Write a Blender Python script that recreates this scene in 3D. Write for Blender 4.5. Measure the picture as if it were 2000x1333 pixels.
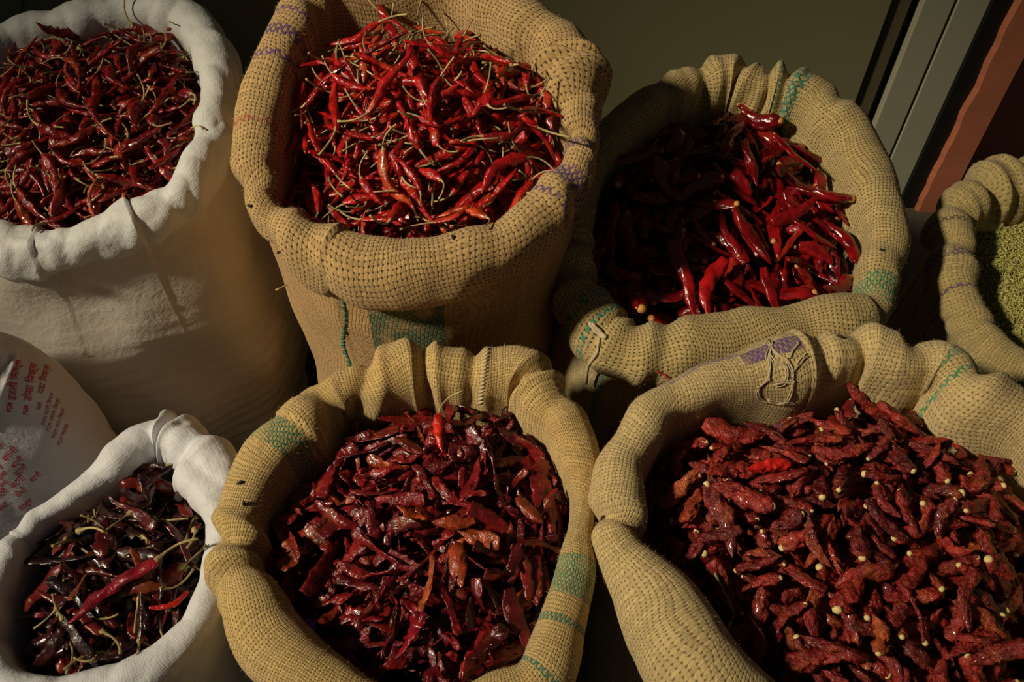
import bpy, bmesh, math, random
import numpy as np
from mathutils import Vector, Matrix, noise as mnoise
from mathutils.bvhtree import BVHTree

for o in list(bpy.data.objects): bpy.data.objects.remove(o)
SC = bpy.context.scene
COL = SC.collection
PI = math.pi

# ------------------------------------------------------------------ camera
W, H = 2000, 1333
F = 1700.0                      # focal length in pixels of the 2000x1333 frame
CAMZ = 1.60
PITCH = math.radians(51)
S_, C_ = math.sin(PITCH), math.cos(PITCH)
cd = bpy.data.cameras.new('camera'); cam = bpy.data.objects.new('camera', cd); COL.objects.link(cam)
cd.sensor_width = 36; cd.lens = F / W * 36; cd.clip_start = .02; cd.clip_end = 60
cam.location = (0, 0, CAMZ); cam.rotation_euler = (PI/2 - PITCH, 0, 0)
SC.camera = cam
EYE = Vector((0, 0, CAMZ))

def ray(u, v):
    xc, yc = (u - W/2) / F, -(v - H/2) / F
    return Vector((xc, C_ + yc*S_, -S_ + yc*C_))        # per unit of depth along the axis
def atz(u, v, z):
    d = ray(u, v); t = (z - CAMZ) / d.z
    return EYE + d*t, t
def aty(u, v, y):
    d = ray(u, v); t = y / d.y
    return EYE + d*t, t
def project(p):
    x, y, z = p[0], p[1], p[2] - CAMZ
    dep = y*C_ - z*S_; up = y*S_ + z*C_
    return W/2 + F*x/dep, H/2 - F*up/dep

# ------------------------------------------------------------------ light
world = bpy.data.worlds.new('world'); SC.world = world; world.use_nodes = True
bg = world.node_tree.nodes['Background']
bg.inputs[0].default_value = (.80, .88, 1.0, 1); bg.inputs[1].default_value = .065
sd = bpy.data.lights.new('shop_front_daylight', 'SPOT'); sun = bpy.data.objects.new('shop_front_daylight', sd); COL.objects.link(sun)
AIM = Vector((.10, .80, .72))
SUNDIR = Vector((-.76, -.27, .66)).normalized()
sun.location = AIM + SUNDIR*6.0
sun.rotation_euler = (-SUNDIR).to_track_quat('-Z', 'Y').to_euler()
sd.energy = 3900; sd.color = (1.0, .87, .63); sd.shadow_soft_size = .24
sd.spot_size = math.radians(20); sd.spot_blend = 1.0
SC.view_settings.view_transform = 'Standard'; SC.view_settings.look = 'None'
SC.view_settings.gamma = 1; SC.view_settings.exposure = -1.42
SC.view_settings.use_curve_mapping = False

# ------------------------------------------------------------------ helpers
def tag(o, label=None, cat=None, group=None, kind=None):
    if label: o['label'] = label
    if cat: o['category'] = cat
    if group: o['group'] = group
    if kind: o['kind'] = kind
    return o
def empty(name, loc):
    o = bpy.data.objects.new(name, None); COL.objects.link(o); o.location = loc; o.empty_display_size = .05
    return o
def mesh_of(name, V, Fc, mat, smooth=True, uv=None):
    me = bpy.data.meshes.new(name)
    V = np.asarray(V, dtype=np.float32)
    me.from_pydata(V.tolist(), [], Fc)
    if smooth: me.polygons.foreach_set('use_smooth', [True]*len(me.polygons))
    if uv is not None:                                   # uv given per vertex of a face corner list
        l = me.uv_layers.new(name='UVMap'); l.data.foreach_set('uv', np.asarray(uv, dtype=np.float32).ravel())
    if mat: me.materials.append(mat)
    me.update()
    return me
def obj(name, me, parent=None, loc=None):
    o = bpy.data.objects.new(name, me); COL.objects.link(o)
    if parent:
        o.parent = parent
        o.location = -Vector(parent.location) if loc is None else loc   # meshes are written in world metres
    elif loc is not None: o.location = loc
    return o
def box(name, x0, x1, y0, y1, z0, z1, mat, parent=None, bev=.0):
    bm = bmesh.new(); bmesh.ops.create_cube(bm, size=1)
    for v in bm.verts: v.co = Vector(((x0+x1)/2 + v.co.x*(x1-x0), (y0+y1)/2 + v.co.y*(y1-y0), (z0+z1)/2 + v.co.z*(z1-z0)))
    if bev: bmesh.ops.bevel(bm, geom=list(bm.edges), offset=bev, segments=2, affect='EDGES', profile=.5)
    me = bpy.data.meshes.new(name); bm.to_mesh(me); bm.free(); me.materials.append(mat)
    return obj(name, me, parent)
def tube(pts, rad, seg=6, closed_ends=True):
    """verts, faces of a tube through pts with radius per point"""
    n = len(pts); V = []; Fc = []
    for i in range(n):
        a = Vector(pts[max(i-1, 0)]); b = Vector(pts[min(i+1, n-1)]); t = (b - a).normalized() if (b-a).length > 1e-9 else Vector((1, 0, 0))
        up = Vector((0, 0, 1)) if abs(t.z) < .9 else Vector((1, 0, 0))
        e1 = t.cross(up).normalized(); e2 = e1.cross(t)
        r = rad[i] if hasattr(rad, '__len__') else rad
        for k in range(seg):
            q = 2*PI*k/seg; V.append(Vector(pts[i]) + e1*(r*math.cos(q)) + e2*(r*math.sin(q)))
    for i in range(n-1):
        for k in range(seg):
            k2 = (k+1) % seg
            Fc.append((i*seg+k, i*seg+k2, (i+1)*seg+k2, (i+1)*seg+k))
    if closed_ends:
        Fc.append(tuple(range(seg))[::-1]); Fc.append(tuple((n-1)*seg + k for k in range(seg)))
    return [tuple(v) for v in V], Fc
def merge(parts):
    V = []; Fc = []
    for v, f in parts:
        b = len(V); V += v; Fc += [tuple(i+b for i in q) for q in f]
    return V, Fc
def crom(P, q):
    """periodic Catmull-Rom through rows of P at parameter q (in control units)"""
    n = len(P); i = int(math.floor(q)) ; f = q - i
    p0, p1, p2, p3 = P[(i-1) % n], P[i % n], P[(i+1) % n], P[(i+2) % n]
    return .5*((2*p1) + (-p0+p2)*f + (2*p0-5*p1+4*p2-p3)*f*f + (-p0+3*p1-3*p2+p3)*f**3)
def crom_open(P, m):
    P = np.asarray(P, float); P = np.vstack([2*P[0]-P[1], P, 2*P[-1]-P[-2]]); n = len(P) - 3
    out = []
    for k in range(m):
        q = n*k/(m-1); i = min(int(q), n-1); f = q - i
        p0, p1, p2, p3 = P[i], P[i+1], P[i+2], P[i+3]
        out.append(.5*((2*p1) + (-p0+p2)*f + (2*p0-5*p1+4*p2-p3)*f*f + (-p0+3*p1-3*p2+p3)*f**3))
    return np.array(out)
def fbm(x, y, z, oct=3):
    s = 0; a = 1
    for k in range(oct):
        s += a*mnoise.noise(Vector((x, y, z))); x *= 2.1; y *= 2.1; z *= 2.1; a *= .5
    return s

# ------------------------------------------------------------------ node helpers
class NT:
    def __init__(s, nt): s.nt = nt; s.n = nt.nodes; s.l = nt.links
    def new(s, t, **k):
        n = s.n.new(t)
        for a, b in k.items(): setattr(n, a, b)
        return n
    def put(s, sock, v):
        if isinstance(v, bpy.types.NodeSocket): s.l.new(v, sock)
        elif isinstance(v, tuple) and len(v) == 3 and sock.type == 'RGBA': sock.default_value = (*v, 1)
        else: sock.default_value = v
    def math(s, op, a, b=None, c=None, clamp=False):
        n = s.new('ShaderNodeMath', operation=op, use_clamp=clamp); s.put(n.inputs[0], a)
        if b is not None: s.put(n.inputs[1], b)
        if c is not None: s.put(n.inputs[2], c)
        return n.outputs[0]
    def mix(s, f, a, b, blend='MIX'):
        n = s.new('ShaderNodeMix', data_type='RGBA', blend_type=blend); s.put(n.inputs[0], f); s.put(n.inputs[6], a); s.put(n.inputs[7], b)
        return n.outputs[2]
    def noise(s, vec, scale, detail=2, rough=.5, dist=0):
        n = s.new('ShaderNodeTexNoise'); n.inputs['Scale'].default_value = scale; n.inputs['Detail'].default_value = detail
        n.inputs['Roughness'].default_value = rough; n.inputs['Distortion'].default_value = dist
        if vec is not None: s.put(n.inputs['Vector'], vec)
        return n.outputs[0]
    def ramp(s, f, stops, mode='LINEAR'):
        n = s.new('ShaderNodeValToRGB'); n.color_ramp.interpolation = mode; e = n.color_ramp.elements
        while len(e) < len(stops): e.new(.5)
        for i, (p, c) in enumerate(stops): e[i].position = p; e[i].color = (*c, 1)
        s.put(n.inputs[0], f); return n.outputs[0]
    def smooth(s, v, a, b):
        n = s.new('ShaderNodeMapRange', interpolation_type='SMOOTHSTEP'); s.put(n.inputs[0], v)
        n.inputs[1].default_value = a; n.inputs[2].default_value = b; return n.outputs[0]
def new_mat(name):
    m = bpy.data.materials.new(name); m.use_nodes = True
    t = NT(m.node_tree); return m, t, m.node_tree.nodes['Principled BSDF']
def bump(t, h, strength, dist, normal=None):
    b = t.new('ShaderNodeBump'); b.inputs['Strength'].default_value = strength; b.inputs['Distance'].default_value = dist
    t.put(b.inputs['Height'], h)
    if normal is not None: t.put(b.inputs['Normal'], normal)
    return b.outputs[0]

# weave pattern as a node group: U, V in yarns -> height, warp-on-top mask, gap mask
WG = bpy.data.node_groups.new('plain_weave', 'ShaderNodeTree')
for nm in ('U', 'V'): WG.interface.new_socket(nm, in_out='INPUT', socket_type='NodeSocketFloat')
for nm in ('Height', 'Warp', 'Gap', 'Yarn'): WG.interface.new_socket(nm, in_out='OUTPUT', socket_type='NodeSocketFloat')
t = NT(WG); gi = t.new('NodeGroupInput'); go = t.new('NodeGroupOutput')
U_, V_ = gi.outputs[0], gi.outputs[1]
sx = t.math('SINE', t.math('MULTIPLY', U_, PI)); sy = t.math('SINE', t.math('MULTIPLY', V_, PI))
ax = t.math('ABSOLUTE', sx); ay = t.math('ABSOLUTE', sy)
hw = t.math('ADD', t.math('MULTIPLY', t.math('POWER', ax, .6), .62), t.math('MULTIPLY', t.math('MULTIPLY', t.math('SIGN', sx), sy), .38))
hf = t.math('SUBTRACT', t.math('MULTIPLY', t.math('POWER', ay, .6), .62), t.math('MULTIPLY', t.math('MULTIPLY', t.math('SIGN', sy), sx), .38))
t.l.new(t.math('MAXIMUM', hw, hf), go.inputs[0])
warp = t.math('GREATER_THAN', hw, hf); t.l.new(warp, go.inputs[1])
t.l.new(t.math('SUBTRACT', 1.0, t.smooth(t.math('MAXIMUM', ax, ay), .42, .66)), go.inputs[2])
w1 = t.new('ShaderNodeTexWhiteNoise', noise_dimensions='1D'); t.put(w1.inputs['W'], t.math('FLOOR', U_))
w2 = t.new('ShaderNodeTexWhiteNoise', noise_dimensions='1D'); t.put(w2.inputs['W'], t.math('ADD', t.math('FLOOR', V_), 71.3))
t.l.new(t.math('ADD', t.math('MULTIPLY', w1.outputs[0], warp), t.math('MULTIPLY', w2.outputs[0], t.math('SUBTRACT', 1.0, warp))), go.inputs[3])

def burlap(name, base, pitch, gapcol, gapamt=.75, stripes=(), vstripes=(), stain=(.34, .17, .06), stain_amt=.35, ratio=1.0):
    """stripes: (u0,u1,colour) in metres along the rim; vstripes: (u0,u1,v0,v1,colour) patches"""
    m, t, b = new_mat(name)
    uv = t.new('ShaderNodeUVMap', uv_map='UVMap').outputs[0]
    wob = t.new('ShaderNodeTexNoise'); wob.inputs['Scale'].default_value = 30; wob.inputs['Detail'].default_value = 2; t.l.new(uv, wob.inputs['Vector'])
    sp = t.new('ShaderNodeSeparateXYZ'); t.l.new(uv, sp.inputs[0])
    sw = t.new('ShaderNodeSeparateColor'); t.l.new(wob.outputs[1], sw.inputs[0])
    um, vm = sp.outputs[0], sp.outputs[1]
    fu = t.math('ADD', t.math('MULTIPLY', um, 1/pitch), t.math('MULTIPLY', t.math('SUBTRACT', sw.outputs[0], .5), 1.1))
    fv = t.math('ADD', t.math('MULTIPLY', vm, 1/(pitch*ratio)), t.math('MULTIPLY', t.math('SUBTRACT', sw.outputs[1], .5), 1.1))
    w3 = t.new('ShaderNodeTexNoise'); w3.inputs['Scale'].default_value = 7; w3.inputs['Detail'].default_value = 1; t.l.new(uv, w3.inputs['Vector'])
    s3_ = t.new('ShaderNodeSeparateColor'); t.l.new(w3.outputs[1], s3_.inputs[0])
    fu = t.math('ADD', fu, t.math('MULTIPLY', t.math('SUBTRACT', s3_.outputs[0], .5), 14*.005/pitch))
    fv = t.math('ADD', fv, t.math('MULTIPLY', t.math('SUBTRACT', s3_.outputs[1], .5), 14*.005/pitch))
    jit = t.new('ShaderNodeTexNoise'); jit.inputs['Scale'].default_value = .42/pitch; jit.inputs['Detail'].default_value = 1; t.l.new(uv, jit.inputs['Vector'])
    sj = t.new('ShaderNodeSeparateColor'); t.l.new(jit.outputs[1], sj.inputs[0])
    fu = t.math('ADD', fu, t.math('MULTIPLY', t.math('SUBTRACT', sj.outputs[0], .5), .75))
    fv = t.math('ADD', fv, t.math('MULTIPLY', t.math('SUBTRACT', sj.outputs[1], .5), .75))
    g = t.new('ShaderNodeGroup', node_tree=WG); t.l.new(fu, g.inputs[0]); t.l.new(fv, g.inputs[1])
    hgt, wmask, gap, yarn = g.outputs
    geo = t.new('ShaderNodeTexCoord').outputs['Object']
    fine = t.noise(geo, 900, 3, .7); big = t.noise(geo, 9, 4, .6); mid = t.noise(geo, 45, 3, .6)
    k = t.math('ADD', t.math('MULTIPLY', yarn, .45), t.math('ADD', t.math('MULTIPLY', t.smooth(fine, .3, .7), .55), .25))
    c = t.mix(t.math('MULTIPLY', t.smooth(big, .5, .75), stain_amt), base, stain)
    c = t.mix(t.math('MULTIPLY', t.smooth(mid, .55, .8), .25), c, (base[0]*1.25, base[1]*1.22, base[2]*1.1))
    for (u0, u1, sc) in stripes:
        ins = t.math('MULTIPLY', t.math('GREATER_THAN', um, u0), t.math('LESS_THAN', um, u1))
        ins = t.math('MULTIPLY', ins, t.math('ADD', t.math('MULTIPLY', wmask, .72), .22))
        ins = t.math('MULTIPLY', ins, t.smooth(t.noise(geo, 38, 3), .25, .5))
        c = t.mix(ins, c, sc)
    for (u0, u1, v0, v1, sc) in vstripes:
        ins = t.math('MULTIPLY', t.math('GREATER_THAN', um, u0), t.math('LESS_THAN', um, u1))
        ins = t.math('MULTIPLY', ins, t.math('MULTIPLY', t.math('GREATER_THAN', vm, v0), t.math('LESS_THAN', vm, v1)))
        ins = t.math('MULTIPLY', ins, t.math('ADD', t.math('MULTIPLY', wmask, -.3), .95))
        ins = t.math('MULTIPLY', ins, t.smooth(t.noise(geo, 34, 3), .25, .5))
        c = t.mix(ins, c, sc)
    c = t.mix(1.0, c, t.mix(k, (.50, .48, .45), (1.32, 1.32, 1.30)), 'MULTIPLY')
    c = t.mix(t.math('MULTIPLY', gap, gapamt), c, gapcol)
    t.l.new(c, b.inputs['Base Color'])
    b.inputs['Roughness'].default_value = .85; b.inputs['Specular IOR Level'].default_value = .15
    b.inputs['Sheen Weight'].default_value = .15; b.inputs['Sheen Roughness'].default_value = .6
    # yarns are loosely twisted pairs: fine lines along each
    ln = t.math('ABSOLUTE', t.math('SINE', t.math('MULTIPLY', t.math('ADD', t.math('MULTIPLY', fu, wmask), t.math('MULTIPLY', fv, t.math('SUBTRACT', 1.0, wmask))), 2*PI)))
    hh = t.math('ADD', t.math('ADD', hgt, t.math('MULTIPLY', fine, .8)), t.math('MULTIPLY', ln, .25))
    t.l.new(bump(t, hh, .9, pitch*.30), b.inputs['Normal'])
    return m
def white_cloth(name, base=(.70, .70, .68), tint=(.62, .50, .38), tintamt=.3, pitch=.0032):
    m, t, b = new_mat(name)
    uv = t.new('ShaderNodeUVMap', uv_map='UVMap').outputs[0]; sp = t.new('ShaderNodeSeparateXYZ'); t.l.new(uv, sp.inputs[0])
    g = t.new('ShaderNodeGroup', node_tree=WG); t.l.new(t.math('MULTIPLY', sp.outputs[0], 1/pitch), g.inputs[0]); t.l.new(t.math('MULTIPLY', sp.outputs[1], 1/pitch), g.inputs[1])
    geo = t.new('ShaderNodeTexCoord').outputs['Object']
    big = t.noise(geo, 7, 4, .6); cr = t.noise(geo, 38, 4, .6, .6); cr2 = t.noise(geo, 150, 2)
    c = t.mix(t.math('MULTIPLY', t.smooth(big, .48, .8), tintamt), base, tint)
    t.l.new(c, b.inputs['Base Color']); b.inputs['Roughness'].default_value = .55; b.inputs['Specular IOR Level'].default_value = .3
    n1 = bump(t, cr, .22, .010); n2 = bump(t, cr2, .4, .002, n1)
    t.l.new(bump(t, g.outputs[0], .35, .0006, n2), b.inputs['Normal'])
    return m
def plain(name, col, rough=.7, nscale=None, namt=.15, bumpd=0, spec=.4, metal=0):
    m, t, b = new_mat(name)
    geo = t.new('ShaderNodeTexCoord').outputs['Object']
    c = col
    if nscale:
        nz = t.noise(geo, nscale, 5, .6)
        c = t.mix(nz, tuple(x*(1-namt) for x in col), tuple(min(1, x*(1+namt)) for x in col)); t.l.new(c, b.inputs['Base Color'])
        if bumpd: t.l.new(bump(t, nz, .5, bumpd), b.inputs['Normal'])
    else: b.inputs['Base Color'].default_value = (*col, 1)
    b.inputs['Roughness'].default_value = rough; b.inputs['Specular IOR Level'].default_value = spec; b.inputs['Metallic'].default_value = metal
    return m
def pod_mat(name, stops, rough=.3, patch=None, patch_amt=.5, fine=260, fine_d=.0012, coat=.2, spec=.5, patch_lo=.55):
    """dried pepper skin: colour by individual, blotches, fine wrinkles"""
    m, t, b = new_mat(name)
    rnd = t.new('ShaderNodeAttribute', attribute_type='OBJECT', attribute_name='tone').outputs['Fac']
    at = t.new('ShaderNodeAttribute', attribute_name='vrnd').outputs['Fac']
    r = t.math('FRACT', t.math('ADD', rnd, at))
    geo = t.new('ShaderNodeTexCoord').outputs['Object']
    sh = t.new('ShaderNodeVectorMath', operation='ADD'); t.l.new(geo, sh.inputs[0])
    cb = t.new('ShaderNodeCombineXYZ'); t.l.new(t.math('MULTIPLY', r, 9.0), cb.inputs[0]); t.l.new(cb.outputs[0], sh.inputs[1])
    v = sh.outputs[0]
    c = t.ramp(r, stops)
    nz = t.noise(v, 55, 3, .6)
    c = t.mix(1.0, c, t.mix(t.smooth(nz, .3, .72), (.45, .42, .45), (1.25, 1.25, 1.2)), 'MULTIPLY')
    if patch: c = t.mix(t.math('MULTIPLY', t.smooth(t.noise(v, 32, 2), patch_lo, patch_lo+.15), patch_amt), c, patch)
    t.l.new(c, b.inputs['Base Color'])
    w = t.noise(v, fine, 3, .6, .8); w2 = t.noise(v, fine*.35, 2, .5, .5)
    n1 = bump(t, w2, .6, fine_d*2); t.l.new(bump(t, w, .6, fine_d, n1), b.inputs['Normal'])
    b.inputs['Roughness'].default_value = rough; b.inputs['Coat Weight'].default_value = coat; b.inputs['Coat Roughness'].default_value = .11
    b.inputs['Specular IOR Level'].default_value = spec
    return m

# ------------------------------------------------------------------ the setting
M_wall = plain('painted_wall', (.30, .275, .145), .42, 3, .06, .0006, .4)
M_edge_shade = plain('brown_edge_shade', (.16, .13, .07), .5, 12, .1)
M_black = plain('black_rubber', (.012, .012, .011), .5, 60, .3, .0006)
M_panel = plain('pale_metal_panel', (.48, .46, .33), .34, 6, .05, .0002, .5)
M_red = plain('red_plaster', (.52, .17, .09), .7, 9, .22, .004, .3)
M_floor = plain('stone_floor', (.10, .085, .065), .8, 14, .3, .002)
YW = 1.77
def wx(u): return aty(u, 0, YW)[0].x
fl = box('floor', -3, 3, -1.5, YW+.4, -.06, 0, M_floor); tag(fl, kind='structure')
XA, XB, XC, XD, XE, XF = wx(1742), wx(1786), wx(1804), wx(1935), wx(1974), wx(2040)
wl = box('wall_back', -3, XA, YW, YW+.12, 0, 2.6, M_wall); tag(wl, kind='structure')
tr = box('edge_shade_1', XA, XB, YW+.012, YW+.10, 0, 2.6, M_edge_shade); tag(tr, kind='structure')  # brown strip standing in for the shadow along the door edge
tr = box('trim_2', XB, XC, YW+.03, YW+.10, 0, 2.6, M_black); tag(tr, kind='structure')
dr = box('door_1', XC, XD, YW+.02, YW+.06, 0, 2.6, M_black)   # dark core showing in the groove between two leaves
tag(dr, kind='structure')
xg = wx(1868)
box('panel', XC, xg-.003, YW-.004, YW+.02, .01, 2.6, M_panel, dr, .003)
box('panel', xg+.003, XD, YW-.004, YW+.02, .01, 2.6, M_panel, dr, .003)
# black painted strip with a ragged plaster edge beside it
tr = box('trim_3', XD, XE+.012, YW-.012, YW+.08, 0, 2.6, M_black); tag(tr, kind='structure')
V = []; Fc = []; random.seed(5)
zs = [i*.012 for i in range(218)]
for i, z in enumerate(zs):
    e = XE + .006*fbm(z*14, 3, 1, 4)
    for (x, y) in ((e, YW+.06), (e, YW-.022), (e+.006, YW-.028), (XF, YW-.03+.003*fbm(z*5, 1, 7)), (XF+.004, YW-.02), (XF+.006, YW+.16), (XF+.9, YW+.16)):
        V.append((x, y, z))
for i in range(len(zs)-1):
    for k in range(6): Fc.append((i*7+k, i*7+k+1, i*7+7+k+1, i*7+7+k))
wr = obj('wall_right', mesh_of('wall_right', V, Fc, M_red, False)); tag(wr, kind='structure')
# nail in the wall
nl = empty('wall_nail', aty(45, 30, YW)[0])
p = aty(46, -25, YW)[0]; q = aty(45, 32, YW)[0]
v_, f_ = tube([q + Vector((0, -.006, 0)), p + Vector((0, -.006, 0))], .0016, 6)
obj('cord', mesh_of('cord', v_, f_, plain('red_cord', (.10, .02, .012), .7)), nl)
tag(nl, 'thin dark red cord hanging down the wall above the tall white sack', 'cord')
nl.name = 'wall_cord'

# ------------------------------------------------------------------ sacks
PROF = np.array([(-.92, -3.4), (-.95, -2.2), (-.97, -1.2), (-.99, -.35), (-.86, .5), (-.45, .92), (.08, 1.0), (.58, .8), (.92, .32), (1.0, -.28), (.92, -.8), (.68, -1.12), (.42, -1.02), (.28, -.5)])
PR = crom_open(PROF, 46)
PRL = np.concatenate([[0], np.cumsum(np.linalg.norm(np.diff(PR, axis=0), axis=1))])
SACKS = {}
class Sack: pass
def make_rim(key, ctr, zf, zb, N=420, smooth_n=9, steps=(), rscale=.93, nz_amp=.10, nz_f=9, crease=0.0, pitch=.005, zadd=None, folds=(), nrand=7):
    """ctr: (outer u, outer v, inner u, inner v) clockwise from the left; unprojected onto the sack's sloping mouth"""
    s = Sack(); s.key = key; s.n = len(ctr)
    vm = [(c[1]+c[3])/2 for c in ctr]; v0, v1 = min(vm), max(vm)
    P = []
    for i, c in enumerate(ctr):
        mu, mv = (c[0]+c[2])/2, (c[1]+c[3])/2
        q = (mv - v0)/(v1 - v0); z = zb + (zf - zb)*q
        if zadd: z += zadd.get(i, 0)
        p, tt = atz(mu, mv, z)
        r = math.hypot(c[0]-c[2], c[1]-c[3])/2*tt/F*rscale
        P.append((p.x, p.y, p.z, r))
    P = np.array(P); s.ctrl = P
    A = np.array([crom(P, s.n*i/N) for i in range(N)])
    s.par = np.arange(N)*s.n/N
    for (c0, d, span) in steps:
        for i in range(N):
            x = (s.par[i] - c0) % s.n
            if x < span: A[i, 3] *= 1 + d*(1 - x/span)
    seg = np.linalg.norm(np.roll(A[:, :3], -1, 0) - A[:, :3], axis=1)
    L = seg.sum(); arc = np.concatenate([[0], np.cumsum(seg)])
    k = max(2, round(L/pitch/2)*2)*pitch/L
    s.arc = arc*k; s.L = L*k
    # outward normals from a smoothed loop
    B = A[:, :2].copy()
    for _ in range(smooth_n*3): B = (np.roll(B, 1, 0) + 2*B + np.roll(B, -1, 0))/4
    T = np.roll(B, -2, 0) - np.roll(B, 2, 0); T /= np.linalg.norm(T, axis=1)[:, None]
    s.nrm = np.stack([-T[:, 1], T[:, 0]], 1)
    s.A = A; s.N = N
    s.cen = A[:, :3].mean(0)
    if ((A[:, :2] - s.cen[:2])*s.nrm).sum() < 0: s.nrm *= -1
    # cuff surface
    m = len(PR); V = np.zeros((N, m, 3)); seed = hash(key) % 97 if False else sum(map(ord, key))*1.7
    frng = random.Random(int(seed)); fo = list(folds)
    for _ in range(nrand): fo.append((frng.uniform(0, s.n), frng.uniform(.10, .30), frng.uniform(.06, .2), frng.uniform(-1.6, 1.6)))
    for i in range(N):
        x, y, z, r = A[i]; n = s.nrm[i]
        fl_ = []
        for (c0, w_, dp, sl) in fo:
            e = (s.par[i] - c0 + s.n/2) % s.n - s.n/2
            if abs(e) < 4*w_ + abs(sl): fl_.append((e, w_, dp, sl))
        for j in range(m):
            a, b_ = PR[j]
            px, py, pz = x + n[0]*a*r, y + n[1]*a*r, z + b_*r
            if 4 < j < m-3:
                d = nz_amp*fbm(px*nz_f+seed, py*nz_f, pz*nz_f, 3)
                if crease:
                    d += crease*(abs(mnoise.noise(Vector((px*11+seed, py*11, pz*9)))) - .2) + crease*.45*(abs(mnoise.noise(Vector((px*27+seed, py*27, pz*20)))) - .2)
                for (e, w_, dp, sl) in fl_:
                    q = (e - sl*((j/m) - .5))/w_
                    d += dp*(-math.exp(-abs(q)**1.5) + .55*math.exp(-((q-1.7)/.8)**2) + .3*math.exp(-((q+1.8)/.9)**2))
                rr = math.hypot(a, b_) or 1; w = min(1, (j-4)/6, (m-3-j)/5)
                px += n[0]*a/rr*d*r*w; py += n[1]*a/rr*d*r*w; pz += b_/rr*d*r*w
            V[i, j] = (px, py, pz)
    s.cuffV = V; s.seed = seed
    # inner edge polygon for the filling
    s.inner = A[:, :2] - s.nrm*(A[:, 3:4]*.93)
    SACKS[key] = s
    return s
def grid_mesh(name, V, mat, closed_u=True, uarr=None, varr=None, cap=None):
    N, m = V.shape[:2]; Fc = []; uv = []
    for i in range(N if closed_u else N-1):
        i2 = (i+1) % N
        for j in range(m-1):
            Fc.append((i*m+j, i2*m+j, i2*m+j+1, i*m+j+1))
            if uarr is not None:
                u0, u1 = uarr[i], uarr[i+1]
                two = np.ndim(varr) == 2; vv = varr[i] if two else varr; vw = varr[i2] if two else varr
                uv += [(u0, vv[j]), (u1, vw[j]), (u1, vw[j+1]), (u0, vv[j+1])]
    if cap is not None:
        Fc.append(tuple(i*m+cap for i in range(N))); uv += [(0, 0)]*N if uarr is not None else []
    return mesh_of(name, V.reshape(-1, 3), Fc, mat, True, uv if uarr is not None else None)
def build_sack(s, name, label, mat, bmat=None, floor=0.0, bulge=.03, mid=1.03, low=.97, wrinkle=.0, bseed=0, group=None, wfreq=70, lean=(0, 0)):
    A, N = s.A, s.N
    root = empty(name, (float(s.cen[0]), float(s.cen[1]), floor)); tag(root, label, 'sack', group); s.root = root
    rm = A[:, 3].mean()
    me = grid_mesh('cuff', s.cuffV, mat, True, s.arc, PRL*rm)
    s.cuff = obj('cuff', me, root)
    # body: lofted from under the cuff to the floor
    B = A[:, :2] + s.nrm*(A[:, 3:4]*.42); Bs = B.copy()
    for _ in range(260): Bs = (np.roll(Bs, 1, 0) + 2*Bs + np.roll(Bs, -1, 0))/4
    c = B.mean(0); zt = A[:, 2] - A[:, 3]*.55; M = 64
    V = np.zeros((N, M, 3)); vv = np.zeros((N, M))
    for j in range(M):
        q = j/(M-1); w = min(1, q*2.2)
        sc = 1 + (mid-1)*math.sin(min(1, q/.5)*PI/2) if q < .5 else mid + (low-mid)*((q-.5)/.5)**2
        if q > .95: sc *= 1 - .10*((q-.95)/.05)**2
        ring = (B*(1-w) + Bs*w - c)*sc + c + np.array(lean)*q
        V[:, j, :2] = ring; V[:, j, 2] = zt*(1-q) + floor*q
    for i in range(N):
        n = s.nrm[i]
        for j in range(M):
            x, y, z = V[i, j]; w = min(1, j/6)
            d = bulge*.5*fbm(x*5+s.seed, y*5, z*5, 2)
            if wrinkle:
                kq = min(1, max(0, (j/(M-1) - .12)/.3))
                d += kq*wrinkle*math.sin(z*wfreq*2.2 + 5*fbm(x*3+s.seed, y*3, z*2, 2))*(.6+.8*mnoise.noise(Vector((x*5, y*5, z*16))))
            V[i, j, 0] += n[0]*d*w; V[i, j, 1] += n[1]*d*w
    vv[:, 1:] = np.cumsum(np.linalg.norm(np.diff(V, axis=1), axis=2), axis=1); vv += PRL[-1]*rm
    me = grid_mesh('body', V, bmat or mat, True, s.arc, vv, cap=M-1)
    s.body = obj('body', me, root); s.bodyV = V
    s.bvh = BVHTree.FromPolygons([tuple(v) for v in s.cuffV.reshape(-1, 3)], [tuple(p.vertices) for p in s.cuff.data.polygons])
    s.bbvh = BVHTree.FromPolygons([tuple(v) for v in V.reshape(-1, 3)], [tuple(p.vertices) for p in s.body.data.polygons][:-1])
    return root
def upos(s, c):
    """arc length (metres of the rim's texture) of control position c"""
    return float(np.interp(c % s.n, np.append(s.par, s.n), s.arc))
def hit(bvh, u, v):
    h = bvh.ray_cast(EYE, ray(u, v).normalized())
    return (h[0], h[1]) if h[0] is not None else (None, None)
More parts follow.
